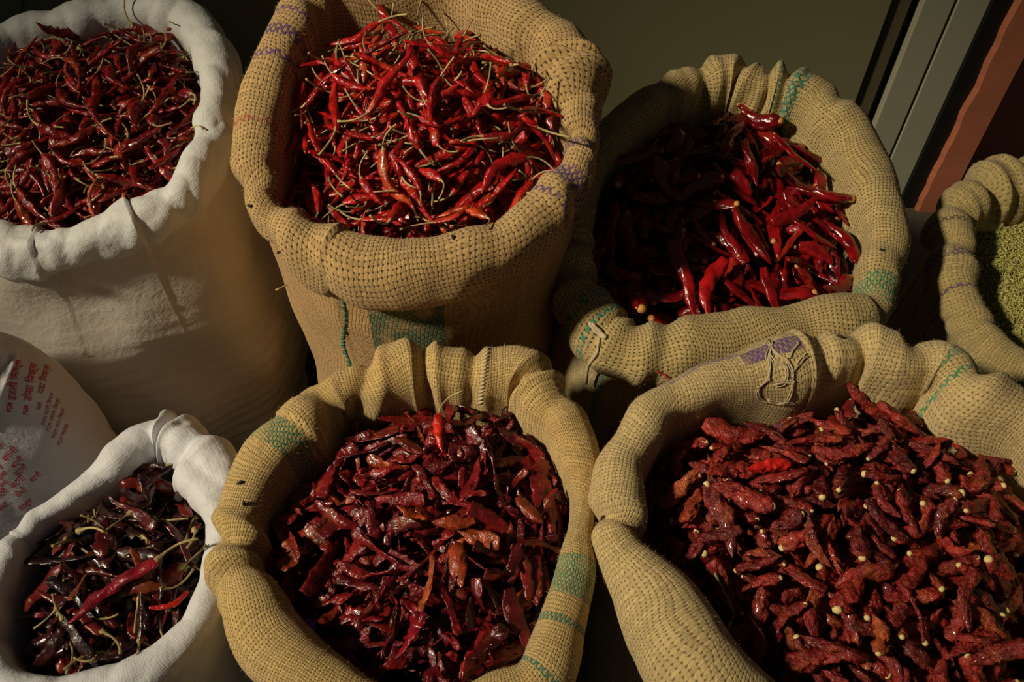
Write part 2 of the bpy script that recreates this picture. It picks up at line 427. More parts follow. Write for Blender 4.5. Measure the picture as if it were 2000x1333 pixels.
def fuzz(s, n, mat, seed, lmin=.004, lmax=.013):
    rng = random.Random(seed); V = []; Fc = []
    N, m = s.cuffV.shape[:2]
    for k in range(n):
        i = rng.randrange(N); j = rng.randrange(8, m-4)
        p = Vector(s.cuffV[i, j]); a = Vector(s.cuffV[(i+1) % N, j]) - p; b = Vector(s.cuffV[i, j+1]) - p
        p = p + a*rng.random() + b*rng.random()
        nn = b.cross(a)
        if nn.length < 1e-10: continue
        nn.normalize(); cdir = Vector((s.A[i, 0], s.A[i, 1], s.A[i, 2])) - p
        if nn.dot(cdir) > 0: nn = -nn
        tdir = (a.normalized()*rng.uniform(-1, 1) + b.normalized()*rng.uniform(-1, 1))
        l = rng.uniform(lmin, lmax)
        p1 = p + (nn*rng.uniform(.05, .5) + tdir*.8)*l*.5; p2 = p1 + (nn*rng.uniform(-.5, .35) + tdir*rng.uniform(.2, 1))*l*.5
        side = (EYE - p).cross(p2 - p)
        if side.length < 1e-9: continue
        side = nn.cross(tdir).normalized()*.00011
        b0 = len(V); V += [tuple(p - nn*.0005 - side), tuple(p - nn*.0005 + side), tuple(p1 - side), tuple(p1 + side), tuple(p2)]
        Fc += [(b0, b0+1, b0+3, b0+2), (b0+2, b0+3, b0+4)]
    o = obj('fibres', mesh_of('fibres', V, Fc, mat, False), s.root); tag(o, 'loose jute fibres standing off the weave', kind='stuff')

TEAL = (.015, .20, .15); GREEN = (.06, .24, .11); PURPLE = (.12, .045, .20); LILAC = (.24, .14, .22); REDL = (.45, .10, .07)
GAP = (.085, .05, .016)
M_fibre = plain('jute_fibre', (.55, .40, .20), .9)
M_twine = plain('jute_twine', (.56, .45, .27), .9, 700, .35, .0008)

# -- centre back burlap sack
s4 = make_rim('centre_back', [
 (452, 300, 548, 330), (468, 165, 575, 195), (525, 45, 612, 80), (590, -50, 655, 20), (740, -95, 735, 14), (890, -75, 870, -2), (1030, -5, 955, 62),
 (1145, 72, 1058, 132), (1176, 128, 1050, 186), (1172, 220, 1085, 242), (1166, 315, 1106, 290), (1132, 415, 1045, 352), (1045, 500, 985, 412), (940, 560, 900, 448),
 (800, 592, 790, 464), (665, 578, 690, 450), (565, 505, 595, 418), (492, 425, 548, 388)], .83, .97, steps=((15.2, .16, 1.2),), nz_amp=.14, pitch=.0060, folds=((7.75, .16, .34, .9), (8.75, .2, .22, -1.2), (9.8, .15, .3, .8), (10.75, .25, .2, 1.2), (16.6, .3, .25, -1), (17.4, .2, .25, 1.2), (2.6, .2, .22, .8), (12.6, .3, .12, 1)))
U4 = lambda c: upos(s4, c)
m4 = burlap('burlap_coarse_tan', (.54, .345, .14), .0060, GAP, .95, [(U4(1.25), U4(1.36), PURPLE), (U4(1.62), U4(1.80), PURPLE), (U4(2.05), U4(2.13), PURPLE),
   (U4(9.90), U4(10.12), PURPLE), (U4(10.55), U4(10.95), PURPLE), (U4(11.25), U4(11.36), PURPLE), (U4(.30), U4(.38), REDL)])
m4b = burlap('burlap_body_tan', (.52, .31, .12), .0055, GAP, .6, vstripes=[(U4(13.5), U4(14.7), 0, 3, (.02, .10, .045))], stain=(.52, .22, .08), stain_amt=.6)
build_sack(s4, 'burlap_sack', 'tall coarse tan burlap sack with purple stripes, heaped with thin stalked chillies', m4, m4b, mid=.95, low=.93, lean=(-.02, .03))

# -- right back burlap sack
s5 = make_rim('right_back', [
 (1085, 430, 1162, 410), (1120, 320, 1190, 325), (1180, 225, 1240, 290), (1270, 160, 1310, 238), (1340, 128, 1375, 208), (1412, 103, 1430, 200), (1470, 130, 1478, 212),
 (1530, 126, 1518, 228), (1622, 165, 1572, 265), (1702, 250, 1625, 330), (1752, 340, 1658, 402), (1776, 450, 1680, 478), (1758, 560, 1674, 530), (1730, 635, 1690, 572),
 (1640, 690, 1640, 572), (1500, 705, 1500, 592), (1370, 735, 1380, 610), (1240, 745, 1262, 628), (1140, 690, 1228, 612), (1076, 590, 1178, 555), (1060, 510, 1160, 480)], .66, .75, nz_amp=.13, steps=((17.95, .10, 1.3), (13.4, .12, 1.2)), pitch=.0052, folds=((4.2, .2, .28, .8), (5.5, .18, .34, .6), (6.5, .16, .34, .5), (7.1, .14, .3, -.6), (8.2, .3, .15, 1), (11.5, .3, .15, 1.4), (14.6, .3, .14, -1), (19.2, .2, .3, .9), (19.9, .15, .3, -.8)))
U5 = lambda c: upos(s5, c)
m5 = burlap('burlap_grey_olive', (.48, .35, .14), .0052, (.06, .04, .014), .95, [(U5(6.75), U5(7.0), TEAL), (U5(7.25), U5(7.65), TEAL), (U5(12.15), U5(12.95), GREEN),
   (U5(18.02), U5(18.14), TEAL), (U5(18.42), U5(18.60), TEAL)], stain_amt=.2)
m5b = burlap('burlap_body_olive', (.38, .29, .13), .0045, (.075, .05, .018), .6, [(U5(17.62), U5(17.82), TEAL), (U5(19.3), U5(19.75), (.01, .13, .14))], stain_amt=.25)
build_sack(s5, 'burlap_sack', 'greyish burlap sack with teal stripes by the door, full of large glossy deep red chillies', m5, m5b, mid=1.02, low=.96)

# -- centre front burlap sack
s6 = make_rim('centre_front', [
 (402, 1085, 520, 1095), (425, 985, 525, 1010), (462, 890, 590, 905), (530, 825, 640, 868), (605, 758, 682, 800), (700, 708, 742, 806), (780, 662, 802, 796),
 (855, 672, 862, 786), (940, 678, 930, 790), (1025, 675, 1008, 796), (1088, 735, 1032, 832), (1140, 800, 1080, 880), (1166, 885, 1108, 950), (1168, 975, 1112, 985), (1166, 1095, 1090, 1090),
 (1150, 1220, 1052, 1195), (1095, 1370, 1005, 1290), (910, 1440, 900, 1338), (740, 1440, 735, 1335), (600, 1395, 668, 1282), (480, 1310, 600, 1222), (418, 1195, 548, 1150)], .71, .72, nz_amp=.11, steps=((2.95, .16, 1.5),), pitch=.0040, folds=((.25, .22, .42, 1.2), (3.9, .25, .2, 1.5), (5.1, .22, .30, 1.8), (6.55, .2, .3, -.7), (7.9, .16, .22, .1), (9.5, .16, .34, .5), (10.4, .3, .2, -.9), (13.4, .4, .2, .8), (16.3, .3, .15, 1), (21.2, .4, .16, -1.2)), nrand=3)
U6 = lambda c: upos(s6, c)
m6 = burlap('burlap_golden_fine', (.56, .385, .15), .0040, (.12, .065, .018), .85, [(U6(2.05), U6(2.85), (.07, .22, .12)), (U6(14.05), U6(14.75), (.06, .24, .14)), (U6(15.1), U6(15.22), (.03, .2, .15)), (U6(15.9), U6(16.0), (.03, .2, .15))], stain=(.55, .28, .07), stain_amt=.3, ratio=.8)
build_sack(s6, 'burlap_sack', 'golden fine-woven burlap sack in the middle front, full of flat broken chilli pieces', m6, mid=1.02, low=.95)

# -- right front burlap sack
s7 = make_rim('right_front', [
 (1150, 1000, 1262, 1010), (1163, 890, 1265, 930), (1225, 800, 1310, 840), (1330, 725, 1375, 808), (1440, 682, 1465, 790), (1530, 645, 1540, 785), (1610, 652, 1625, 745),
 (1690, 632, 1682, 745), (1760, 648, 1738, 775), (1850, 672, 1808, 760), (1945, 725, 1850, 835), (2050, 790, 1970, 875), (2170, 910, 2060, 940), (2230, 1090, 2120, 1090),
 (2190, 1300, 2090, 1260), (2060, 1470, 2000, 1400), (1850, 1540, 1830, 1450), (1590, 1510, 1620, 1400), (1320, 1410, 1500, 1310), (1220, 1250, 1400, 1192), (1172, 1130, 1310, 1112), (1155, 1060, 1246, 1055)], .71, .74, nz_amp=.11, steps=((5.25, .12, 1.6),), pitch=.0042, nrand=3, folds=((1.3, .4, .18, 1.2), (2.6, .4, .12, 1), (5.7, .2, .2, .5), (6.6, .35, .16, -.8), (8.3, .4, .18, .9), (9.75, .28, .30, 1.0), (21.6, .3, .34, .9), (20.2, .5, .14, -1)))
U7 = lambda c: upos(s7, c); r7 = s7.A[:, 3].mean()
m7 = burlap('burlap_pale_twill', (.57, .42, .19), .0042, (.13, .08, .03), .75, [(U7(9.05), U7(9.25), (.10, .30, .14)), (U7(9.5), U7(9.62), (.05, .28, .12))],
   [(U7(3.9), U7(5.2), PRL[19]*r7, PRL[23]*r7, PURPLE), (U7(2.6), U7(3.9), PRL[23]*r7, PRL[25]*r7, LILAC), (U7(20), U7(22), PRL[33]*r7, PRL[36]*r7, LILAC)], stain=(.50, .30, .10), stain_amt=.25, ratio=1.3)
build_sack(s7, 'burlap_sack', 'big pale burlap sack at front right with a frayed purple tear, full of wrinkled chillies', m7, mid=1.0, low=.93)

# -- far right burlap sack with seeds
s8 = make_rim('far_right', [
 (1815, 500, 1908, 510), (1820, 415, 1892, 445), (1870, 350, 1930, 430), (1940, 313, 1985, 415), (2060, 315, 2070, 400), (2190, 380, 2130, 440), (2240, 520, 2150, 530),
 (2190, 690, 2110, 640), (2080, 780, 2060, 690), (1945, 735, 1990, 675), (1860, 650, 1935, 610), (1825, 575, 1912, 565)], .60, .64, nz_amp=.14, pitch=.0046, steps=((2.9, .12, .9),), folds=((2.2, .2, .35, .5), (3.3, .16, .4, -.5), (1.1, .2, .25, .6), (.1, .2, .2, 1)))
U8 = lambda c: upos(s8, c)
m8 = burlap('burlap_brown_olive', (.40, .30, .12), .0046, (.08, .05, .018), .65, [(U8(11.65), U8(11.9), (.10, .06, .12)), (U8(10.75), U8(10.85), (.10, .06, .12)), (U8(.55), U8(.65), (.1, .06, .05))], ratio=1.2)
build_sack(s8, 'burlap_sack', 'olive brown burlap sack cut by the right edge, filled with pale green seeds', m8, mid=1.02, low=.95)

# -- white sacks
s1 = make_rim('white_back', [
 (-170, 260, -95, 270), (-130, 140, -60, 172), (-30, 58, 10, 100), (140, 12, 130, 84), (290, -10, 268, 64), (392, 15, 362, 88), (452, 105, 393, 150), (462, 200, 394, 228), (446, 310, 360, 305),
 (395, 392, 315, 378), (290, 455, 222, 420), (150, 512, 150, 442), (20, 530, 40, 448), (-90, 490, -40, 420), (-150, 390, -88, 360)], .72, .82, nz_amp=.14, crease=.6, nrand=6, pitch=.0032, smooth_n=7, steps=((9.9, .25, 1.2), (11.6, .18, .9)))
mw1 = white_cloth('white_woven_plastic')
mw1b = white_cloth('white_woven_plastic_body', (.66, .61, .53), (.46, .34, .23), .5)  # body colour carries brown shading and the glow of light through the plastic
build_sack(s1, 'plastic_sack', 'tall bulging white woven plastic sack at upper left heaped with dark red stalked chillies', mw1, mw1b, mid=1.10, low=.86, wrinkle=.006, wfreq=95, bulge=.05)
s3 = make_rim('white_front', [
 (-60, 1170, 15, 1200), (-20, 1090, 40, 1108), (50, 1010, 80, 1036), (140, 940, 165, 988), (222, 862, 255, 935), (285, 815, 312, 890), (350, 815, 352, 905), (432, 855, 372, 960),
 (472, 930, 392, 1010), (475, 1040, 405, 1060), (450, 1150, 386, 1150), (400, 1255, 350, 1212), (300, 1355, 270, 1280), (150, 1400, 150, 1318), (20, 1390, 30, 1305), (-70, 1290, 10, 1260)], .62, .64, nz_amp=.12, crease=.5, nrand=2, folds=((5.6, .15, .4, .6), (6.6, .2, .25, -.4), (1.7, .2, .3, .5), (3.4, .3, .16, 1)), pitch=.0032, smooth_n=7, steps=((5.3, .22, 1.0), (1.6, .2, 1.0)))
mw3 = white_cloth('white_plastic_sheet', (.70, .70, .73), (.60, .58, .61), .3)
build_sack(s3, 'plastic_sack', 'low white plastic sack at lower left holding large blackish red chillies', mw3, mid=1.0, low=.9)

# -- printed bag leaning between the white sacks
def printed_bag():
    root = empty('printed_bag', (-.82, .70, 0))
    N, M = 140, 70; V = np.zeros((N, M, 3)); HB = .76
    for i in range(N):
        a = 2*PI*i/N; ca, sa = math.cos(a), math.sin(a)
        for j in range(M):
            q = j/(M-1)
            k = (1 - max(0, (q-.55)/.45)**2.6)            # gathers towards the top
            foot = (1-min(1, q*6))**2
            rx = .205*(.62+.38*k)*(1-.12*foot); ry = .105*(.10+.90*k**.8)*(1-.15*foot)
            x = math.copysign(abs(ca)**.8, ca)*rx; y = math.copysign(abs(sa)**.85, sa)*ry
            z = HB*q
            d = .010*fbm(x*9+3, y*9, z*7, 3) + .005*abs(mnoise.noise(Vector((x*22, y*22, z*13))))
            V[i, j] = (-.82 + x + ca*d, .69 + .02*q + y + sa*d, z)
    vv = np.array([np.linspace(0, HB, M)]*(N+1)); uv = np.linspace(0, 1.1, N+1)
    m = white_cloth('white_printed_plastic', (.62, .59, .61), (.50, .44, .48), .4)
    me = grid_mesh('bag_body', V, m, True, uv, vv, cap=M-1)
    body = obj('bag_body', me, root)
    bvh = BVHTree.FromPolygons([tuple(v) for v in V.reshape(-1, 3)], [tuple(p.vertices) for p in me.polygons])
    # folded-over flap of the bag's mouth hanging down its front left
    n1, n2 = 22, 30; P = np.zeros((n1, n2, 3)); hem = .012
    for i in range(n1):
        a = i/(n1-1)
        for j in range(n2):
            b = j/(n2-1); v = 612 + 70*a + b*(215 - 55*a)
            uu = -70 + (112 - 62*b**.9)*a
            p, n_ = hit(bvh, max(uu, -60), v)
            if p is None: p = aty(uu, v, .62)[0]
            d = .004 + .010*math.sin(b*PI)*(.6+.4*math.sin(a*7)) + .004*fbm(a*4, b*5, 2)
            P[i, j] = p + (EYE - p).normalized()*d
    fl_ = obj('flap', grid_mesh('flap', P, m, False, np.linspace(0, .2, n1), np.linspace(0, .2, n2)), root)
    sm = fl_.modifiers.new('thickness', 'SOLIDIFY'); sm.thickness = .0015
    tag(root, 'white plastic bag printed with red Hindi lettering, wedged between the two white sacks', 'bag')
    return root, bvh
bag, bagbvh = printed_bag()
M_ink = plain('red_ink', (.55, .02, .035), .6)
M_ink2 = plain('red_ink_faded', (.42, .05, .06), .6)
def print_text(body, u, v, ang, px, mat, bvh, root, sx=1.0, bold=0):
    cu = bpy.data.curves.new('lettering', 'FONT'); cu.body = body; cu.size = 1.0; cu.resolution_u = 3; cu.offset = bold
    tmp = bpy.data.objects.new('lettering', cu); COL.objects.link(tmp)
    dg = bpy.context.evaluated_depsgraph_get(); me = bpy.data.meshes.new_from_object(tmp.evaluated_get(dg))
    bpy.data.objects.remove(tmp); bpy.data.curves.remove(cu)
    ca, sa = math.cos(ang), math.sin(ang); ok = True; out = []
    for w in me.vertices:
        x, y = w.co.x*px*sx, w.co.y*px
        uu, vv = u + x*ca - y*sa*-1*-1, v - x*sa - y*ca          # image v points down
        p, n = hit(bvh, uu, vv)
        out.append(None if p is None else p + (EYE - p).normalized()*.0009)
    faces = [tuple(f.vertices) for f in me.polygons if all(out[i] is not None for i in f.vertices)]
    V = [tuple(p) if p is not None else (0, 0, -.5) for p in out]
    used = sorted({i for f in faces for i in f}); mp = {a: b for b, a in enumerate(used)}
    if not used: return
    me2 = mesh_of('lettering', [V[i] for i in used], [tuple(mp[i] for i in f) for f in faces], mat, False)
    obj('lettering', me2, root)
R = math.radians

# ------------------------------------------------------------------ dried chillies
def pod(seed, L, Rm, shape, curve, flat, wr, rings, segs, bend2=0.0, wfreq=1.0, twist=0.0):
    """a dried pepper lying along x, stalk end at -L/2; returns verts, faces, centreline, radii"""
    rng = random.Random(seed); n = rings; ts = np.linspace(0, 1, n)
    ang = curve*(ts-.5) + bend2*np.sin(2*PI*ts)
    dx = np.cos(ang); dy = np.sin(ang)
    x = np.concatenate([[0], np.cumsum((dx[1:]+dx[:-1])/2)])*L/(n-1); y = np.concatenate([[0], np.cumsum((dy[1:]+dy[:-1])/2)])*L/(n-1)
    x -= x.mean(); y -= y.mean()
    zc = .12*Rm*np.sin(ts*5+seed)
    if shape == 'thin': r = np.minimum(1, .5+2.8*ts)*np.clip(1-ts**2.6, 0, 1)**.75
    elif shape == 'horn': r = np.minimum(1, .62+2.2*ts)*np.clip(1-ts**3.0, 0, 1)**.7
    elif shape == 'stub': r = np.clip(1-(2*np.abs(ts-.46))**4.0, 0, 1)**.55*(1.05-.45*ts)
    elif shape == 'shard': r = (.72+.28*np.sin(PI*np.clip(ts*1.1, 0, 1)+seed))*np.clip((1.01-ts)*12, 0, 1)**.4*np.clip(ts*14+.1, 0, 1)**.4*(1-.45*ts*((seed*7) % 3)/2)
    r = Rm*np.maximum(r, .04); V = []
    so = seed*3.17
    for i in range(n):
        t = ts[i]; tw = twist*t
        for k in range(segs):
            q = 2*PI*k/segs
            nzv = mnoise.noise(Vector((math.cos(q)*1.3*wfreq+so, math.sin(q)*1.3*wfreq, t*L/Rm*.55*wfreq)))
            rid = abs(mnoise.noise(Vector((math.cos(q)*1.9*wfreq+so+9, math.sin(q)*1.9*wfreq, t*L/Rm*.9*wfreq))))
            f = 1 + wr*(nzv*1.1 - rid*1.3)
            cy, cz = math.cos(q)*r[i]*f, math.sin(q)*r[i]*f*flat
            cy, cz = cy*math.cos(tw) - cz*math.sin(tw), cy*math.sin(tw) + cz*math.cos(tw)
            if shape == 'shard': cz += .5*Rm*mnoise.noise(Vector((t*3.2+so, cy/Rm*.9, 4))) + .28*Rm*abs(mnoise.noise(Vector((t*9+so, cy/Rm*1.6, 8))))
            V.append((x[i] - math.sin(ang[i])*cy, y[i] + math.cos(ang[i])*cy, zc[i] + cz))
    Fc = []
    for i in range(n-1):
        for k in range(segs):
            k2 = (k+1) % segs; Fc.append((i*segs+k, i*segs+k2, (i+1)*segs+k2, (i+1)*segs+k))
    Fc.append(tuple(range(segs))[::-1]); Fc.append(tuple((n-1)*segs+k for k in range(segs)))
    return V, Fc, np.stack([x, y, zc], 1), r, ang
def stalk(cl, ang, r0, length, hook, rad, seed, calyx=True):
    """calyx cap and curved stalk at the -x end"""
    rng = random.Random(seed); d = Vector((-math.cos(ang[0]), -math.sin(ang[0]), .15)).normalized()
    p = Vector(cl[0]); pts = []; rs = []; side = d.cross(Vector((0, 0, 1))).normalized(); up = Vector((0, 0, 1))
    if calyx:
        pts += [p - d*r0*1.1, p - d*r0*.35, p + d*r0*.3]; rs += [r0*.74, r0*.80, r0*.42]; p = p + d*r0*.3
    n = 8; hz = rng.uniform(-.3, .8)
    for k in range(1, n+1):
        d = (d + (side*hook + up*hz*abs(hook)*.6)/n*1.6).normalized(); p = p + d*length/n
        pts.append(p.copy()); rs.append(rad*(1.15 if k == 1 else 1.0 + (.35 if k == n else 0)))
    return tube(pts, rs, 6)
def butt(cl, ang, r0, rad, seed):
    """pale round scar where the stalk broke off"""
    d = Vector((-math.cos(ang[0]), -math.sin(ang[0]), .1)).normalized(); p = Vector(cl[0])
    return tube([p - d*r0*.6, p, p + d*rad*.35, p + d*rad*.6], [rad*.9, rad, rad*.8, rad*.3], 8)

class Kind: pass
def kind(seed, nvar, Lr, Rr, shape, curve, flat, wr, part=None, pmat=None, mat=None, bend2=.25, wfreq=1.0, partp=1.0, rings=26, segs=14, stl=(.018, .042), srad=.0012, twist=0):
    k = Kind(); k.var = []; rng = random.Random(seed); k.mat = mat
    for i in range(nvar):
        L = rng.uniform(*Lr); Rm = rng.uniform(*Rr); cv = rng.uniform(-curve, curve); b2 = rng.uniform(-bend2, bend2); fl_ = rng.uniform(*flat); tw = rng.uniform(-twist, twist)
        sd_ = seed*37 + i
        sh = shape if isinstance(shape, str) else rng.choice(shape)
        V, Fc, cl, r, ang = pod(sd_, L, Rm, sh, cv, fl_, wr, rings, segs, b2, wfreq, tw)
        v = Kind(); v.me = mesh_of('pod', V, Fc, mat); v.cl = cl; v.r = r*max(fl_, .3); v.rw = r; v.L = L; v.part = None
        v.low = pod(sd_, L, Rm, sh, cv, fl_, wr, 11, 8, b2, wfreq, tw)[:2]
        if part == 'stalk' and rng.random() < partp:
            sv, sf = stalk(cl, ang, r[0], rng.uniform(*stl), rng.uniform(-1.6, 1.6), srad, sd_)
            v.part = ('stalk', mesh_of('stalk', sv, sf, pmat), (sv, sf))
        elif part == 'butt' and rng.random() < partp:
            sv, sf = butt(cl, ang, r[0], Rm*rng.uniform(.3, .46), sd_)
            v.part = ('stalk_scar', mesh_of('stalk_scar', sv, sf, pmat), (sv, sf))
        k.var.append(v)
    return k
def pod_frame(p, theta, m, roll, sc):
    ct, st = math.cos(theta), math.sin(theta); l = math.sqrt(1+m*m)
    ex = Vector((ct/l, st/l, m/l)); ey = Vector((-st, ct, 0)); ez = ex.cross(ey)
    R_ = Matrix((ex, ey, ez)).transposed() @ Matrix.Rotation(roll, 3, 'X')
    M = R_.to_4x4() @ Matrix.Scale(sc, 4); M.translation = p
    return M
class Heap:
    G = .004
    def __init__(h, s, drop, dome, seed, tilt=(0, 0)):
        h.s = s; h.rng = random.Random(seed); inn = s.inner
        h.x0, h.y0 = inn.min(0) - .03; h.x1, h.y1 = inn.max(0) + .03
        nx, ny = int((h.x1-h.x0)/h.G)+1, int((h.y1-h.y0)/h.G)+1; h.nx, h.ny = nx, ny
        X, Y = np.meshgrid(h.x0 + np.arange(nx)*h.G, h.y0 + np.arange(ny)*h.G, indexing='ij')
        # sloping mouth plane
        A = s.A; D = np.c_[A[:, 0], A[:, 1], np.ones(len(A))]; co, *_ = np.linalg.lstsq(D, A[:, 2], rcond=None); h.plane = co
        h.inside = h.poly(X, Y, inn)
        # distance to the edge (metres), brute force on a thinned polygon
        d = np.full(X.shape, 9.)
        for q in inn[::6]: d = np.minimum(d, (X-q[0])**2 + (Y-q[1])**2)
        d = np.sqrt(d); h.edge = d
        R0 = d[h.inside].max()
        h.H = co[0]*X + co[1]*Y + co[2] - drop + dome*(1 - np.clip(1 - d/R0, 0, 1)**2)
        h.H += tilt[0]*(X - s.cen[0]) + tilt[1]*(Y - s.cen[1])
        h.H[~h.inside] = (co[0]*X + co[1]*Y + co[2] - .002)[~h.inside]
        h.base = h.H.copy(); h.X, h.Y = X, Y; h.shift = 0.0
    @staticmethod
    def poly(X, Y, P):
        ins = np.zeros(X.shape, bool); P = P[::3]; n = len(P)
        for i in range(n):
            x1, y1 = P[i]; x2, y2 = P[(i+1) % n]
            c = ((y1 > Y) != (y2 > Y))
            with np.errstate(divide='ignore', invalid='ignore'):
                ins ^= c & (X < (x2-x1)*(Y-y1)/(y2-y1+1e-12) + x1)
        return ins
    def idx(h, x, y): return np.clip(((x-h.x0)/h.G+.5).astype(int), 0, h.nx-1), np.clip(((y-h.y0)/h.G+.5).astype(int), 0, h.ny-1)
    def rest(h, v, x, y, th, sc):
        ct, st = math.cos(th), math.sin(th); c = v.cl[::3]*sc; r = v.r[::3]*sc; rw = v.rw[::3]*sc
        px = x + c[:, 0]*ct - c[:, 1]*st; py = y + c[:, 0]*st + c[:, 1]*ct
        hk = np.full(len(px), -9.)
        for o in (-.7, 0, .7):
            i, j = h.idx(px - st*rw*o, py + ct*rw*o); hk = np.maximum(hk, h.H[i, j])
        i, j = h.idx(px, py); ins = h.inside[i, j]
        best = None
        sloc = c[:, 0]
        for m in (-.5, -.35, -.2, -.1, 0, .1, .2, .35, .5):
            z0 = (hk + r*.82 - m*sloc).max()
            if best is None or z0 < best[0] - 1e-5: best = (z0, m)
        return best[0], best[1], ins.mean(), px, py, r, rw, sloc
    def stamp(h, z0, m, px, py, r, rw, sl):
        for k in range(len(px)):
            n = max(1, int(rw[k]*.8/h.G)); i, j = h.idx(px[k:k+1], py[k:k+1]); i, j = i[0], j[0]
            a, b, c, d = max(0, i-n), min(h.nx, i+n+1), max(0, j-n), min(h.ny, j+n+1)
            h.H[a:b, c:d] = np.maximum(h.H[a:b, c:d], z0 + m*sl[k] + r[k]*.72)
    def drop(h, K, vis_margin=45, minins=.86, tries=4, dirbias=None, scr=(.82, 1.18), rollr=.9):
        rng = h.rng; best = None
        v = rng.choice(K.var)
        for _ in range(tries*6):
            x, y = rng.uniform(h.x0, h.x1), rng.uniform(h.y0, h.y1); th = rng.uniform(0, 2*PI); sc = rng.uniform(*scr)
            if dirbias and rng.random() < dirbias[1]: th = dirbias[0] + rng.gauss(0, .35) + (PI if rng.random() < .5 else 0)
            i, j = h.idx(np.array([x]), np.array([y]))
            if not h.inside[i[0], j[0]]: continue
            u, w = project((x, y, h.H[i[0], j[0]]))
            if not (-vis_margin < u < W+vis_margin and -vis_margin < w < H+vis_margin): continue
            q = h.rest(v, x, y, th, sc)
            if q[2] < minins: continue
            rel = q[0] - (h.base[i[0], j[0]])
            if best is None or rel < best[0]: best = (rel, x, y, th, sc, q)
            tries -= 1
            if tries <= 0: break
        if best is None: return None
        _, x, y, th, sc, q = best; h.stamp(q[0], q[1], *q[3:])
        return v, pod_frame(Vector((x, y, q[0])), th, q[1] + rng.gauss(0, .16), rng.uniform(-rollr, rollr), sc)
    def place_px(h, v, u0, v0, u1, v1, roll=0, lift=0):
        """a pod whose stalk end and tip fall at two picture points, laid on the heap"""
        z = h.plane[2] + h.plane[1]*h.s.cen[1] + h.plane[0]*h.s.cen[0]
        for _ in range(3):
            a = atz(u0, v0, z)[0]; b = atz(u1, v1, z)[0]; mx, my = (a.x+b.x)/2, (a.y+b.y)/2; th = math.atan2(b.y-a.y, b.x-a.x)
            sc = math.hypot(b.x-a.x, b.y-a.y)/abs(v.cl[-1, 0]-v.cl[0, 0]); q = h.rest(v, mx, my, th, sc); z = q[0]
        h.stamp(q[0], q[1], *q[3:])
        return v, pod_frame(Vector((mx, my, q[0]+lift)), th, q[1], roll, sc)
def spawn(v, M, name, label, cat='chilli', group=None, tone=.5):
    o = bpy.data.objects.new(name, v.me); COL.objects.link(o); o.matrix_world = M
    tag(o, label, cat, group); o['tone'] = tone
    if v.part:
        c = bpy.data.objects.new(v.part[0], v.part[1]); COL.objects.link(c); c.parent = o; c['tone'] = (tone*7.31) % 1
    return o
def heap_stuff(h, items, name, label, K, pmat):
    """the covered lower layers, joined: one heap"""
    V = []; Fc = []; R_ = []; mi = []; rng = h.rng
    # bed under the peppers
    st = 4; ii = list(range(0, h.nx, st)); jj = list(range(0, h.ny, st)); gid = {}
    for a in ii:
        for b in jj:
            gid[a, b] = len(V); e = h.base[a, b] - .006 - h.shift; V.append((h.X[a, b], h.Y[a, b], e + .004*rng.uniform(-1, 1))); R_.append(.5)
    for a in ii[:-1]:
        for b in jj[:-1]:
            if h.inside[a, b] or h.inside[min(a+st, h.nx-1), b] or h.inside[a, min(b+st, h.ny-1)]:
                Fc.append((gid[a, b], gid[a+st, b], gid[a+st, b+st], gid[a, b+st])); mi.append(0)
    for v, M in items:
        A = np.array(M); r = rng.random()
        for src, k in ((v.low, 0),) + (((v.part[2], 1),) if v.part else ()):
            P = np.asarray([tuple(p) for p in src[0]]); P = P @ A[:3, :3].T + A[:3, 3]; b0 = len(V)
            V += P.tolist(); R_ += [r]*len(P); Fc += [tuple(i+b0 for i in f) for f in src[1]]; mi += [k]*len(src[1])
    me = mesh_of(name, V, Fc, K.mat)
    if pmat: me.materials.append(pmat)
    me.polygons.foreach_set('material_index', mi)
    at = me.attributes.new('vrnd', 'FLOAT', 'POINT'); at.data.foreach_set('value', R_)
    o = obj(name, me); tag(o, label, 'chillies', kind='stuff')
    return o
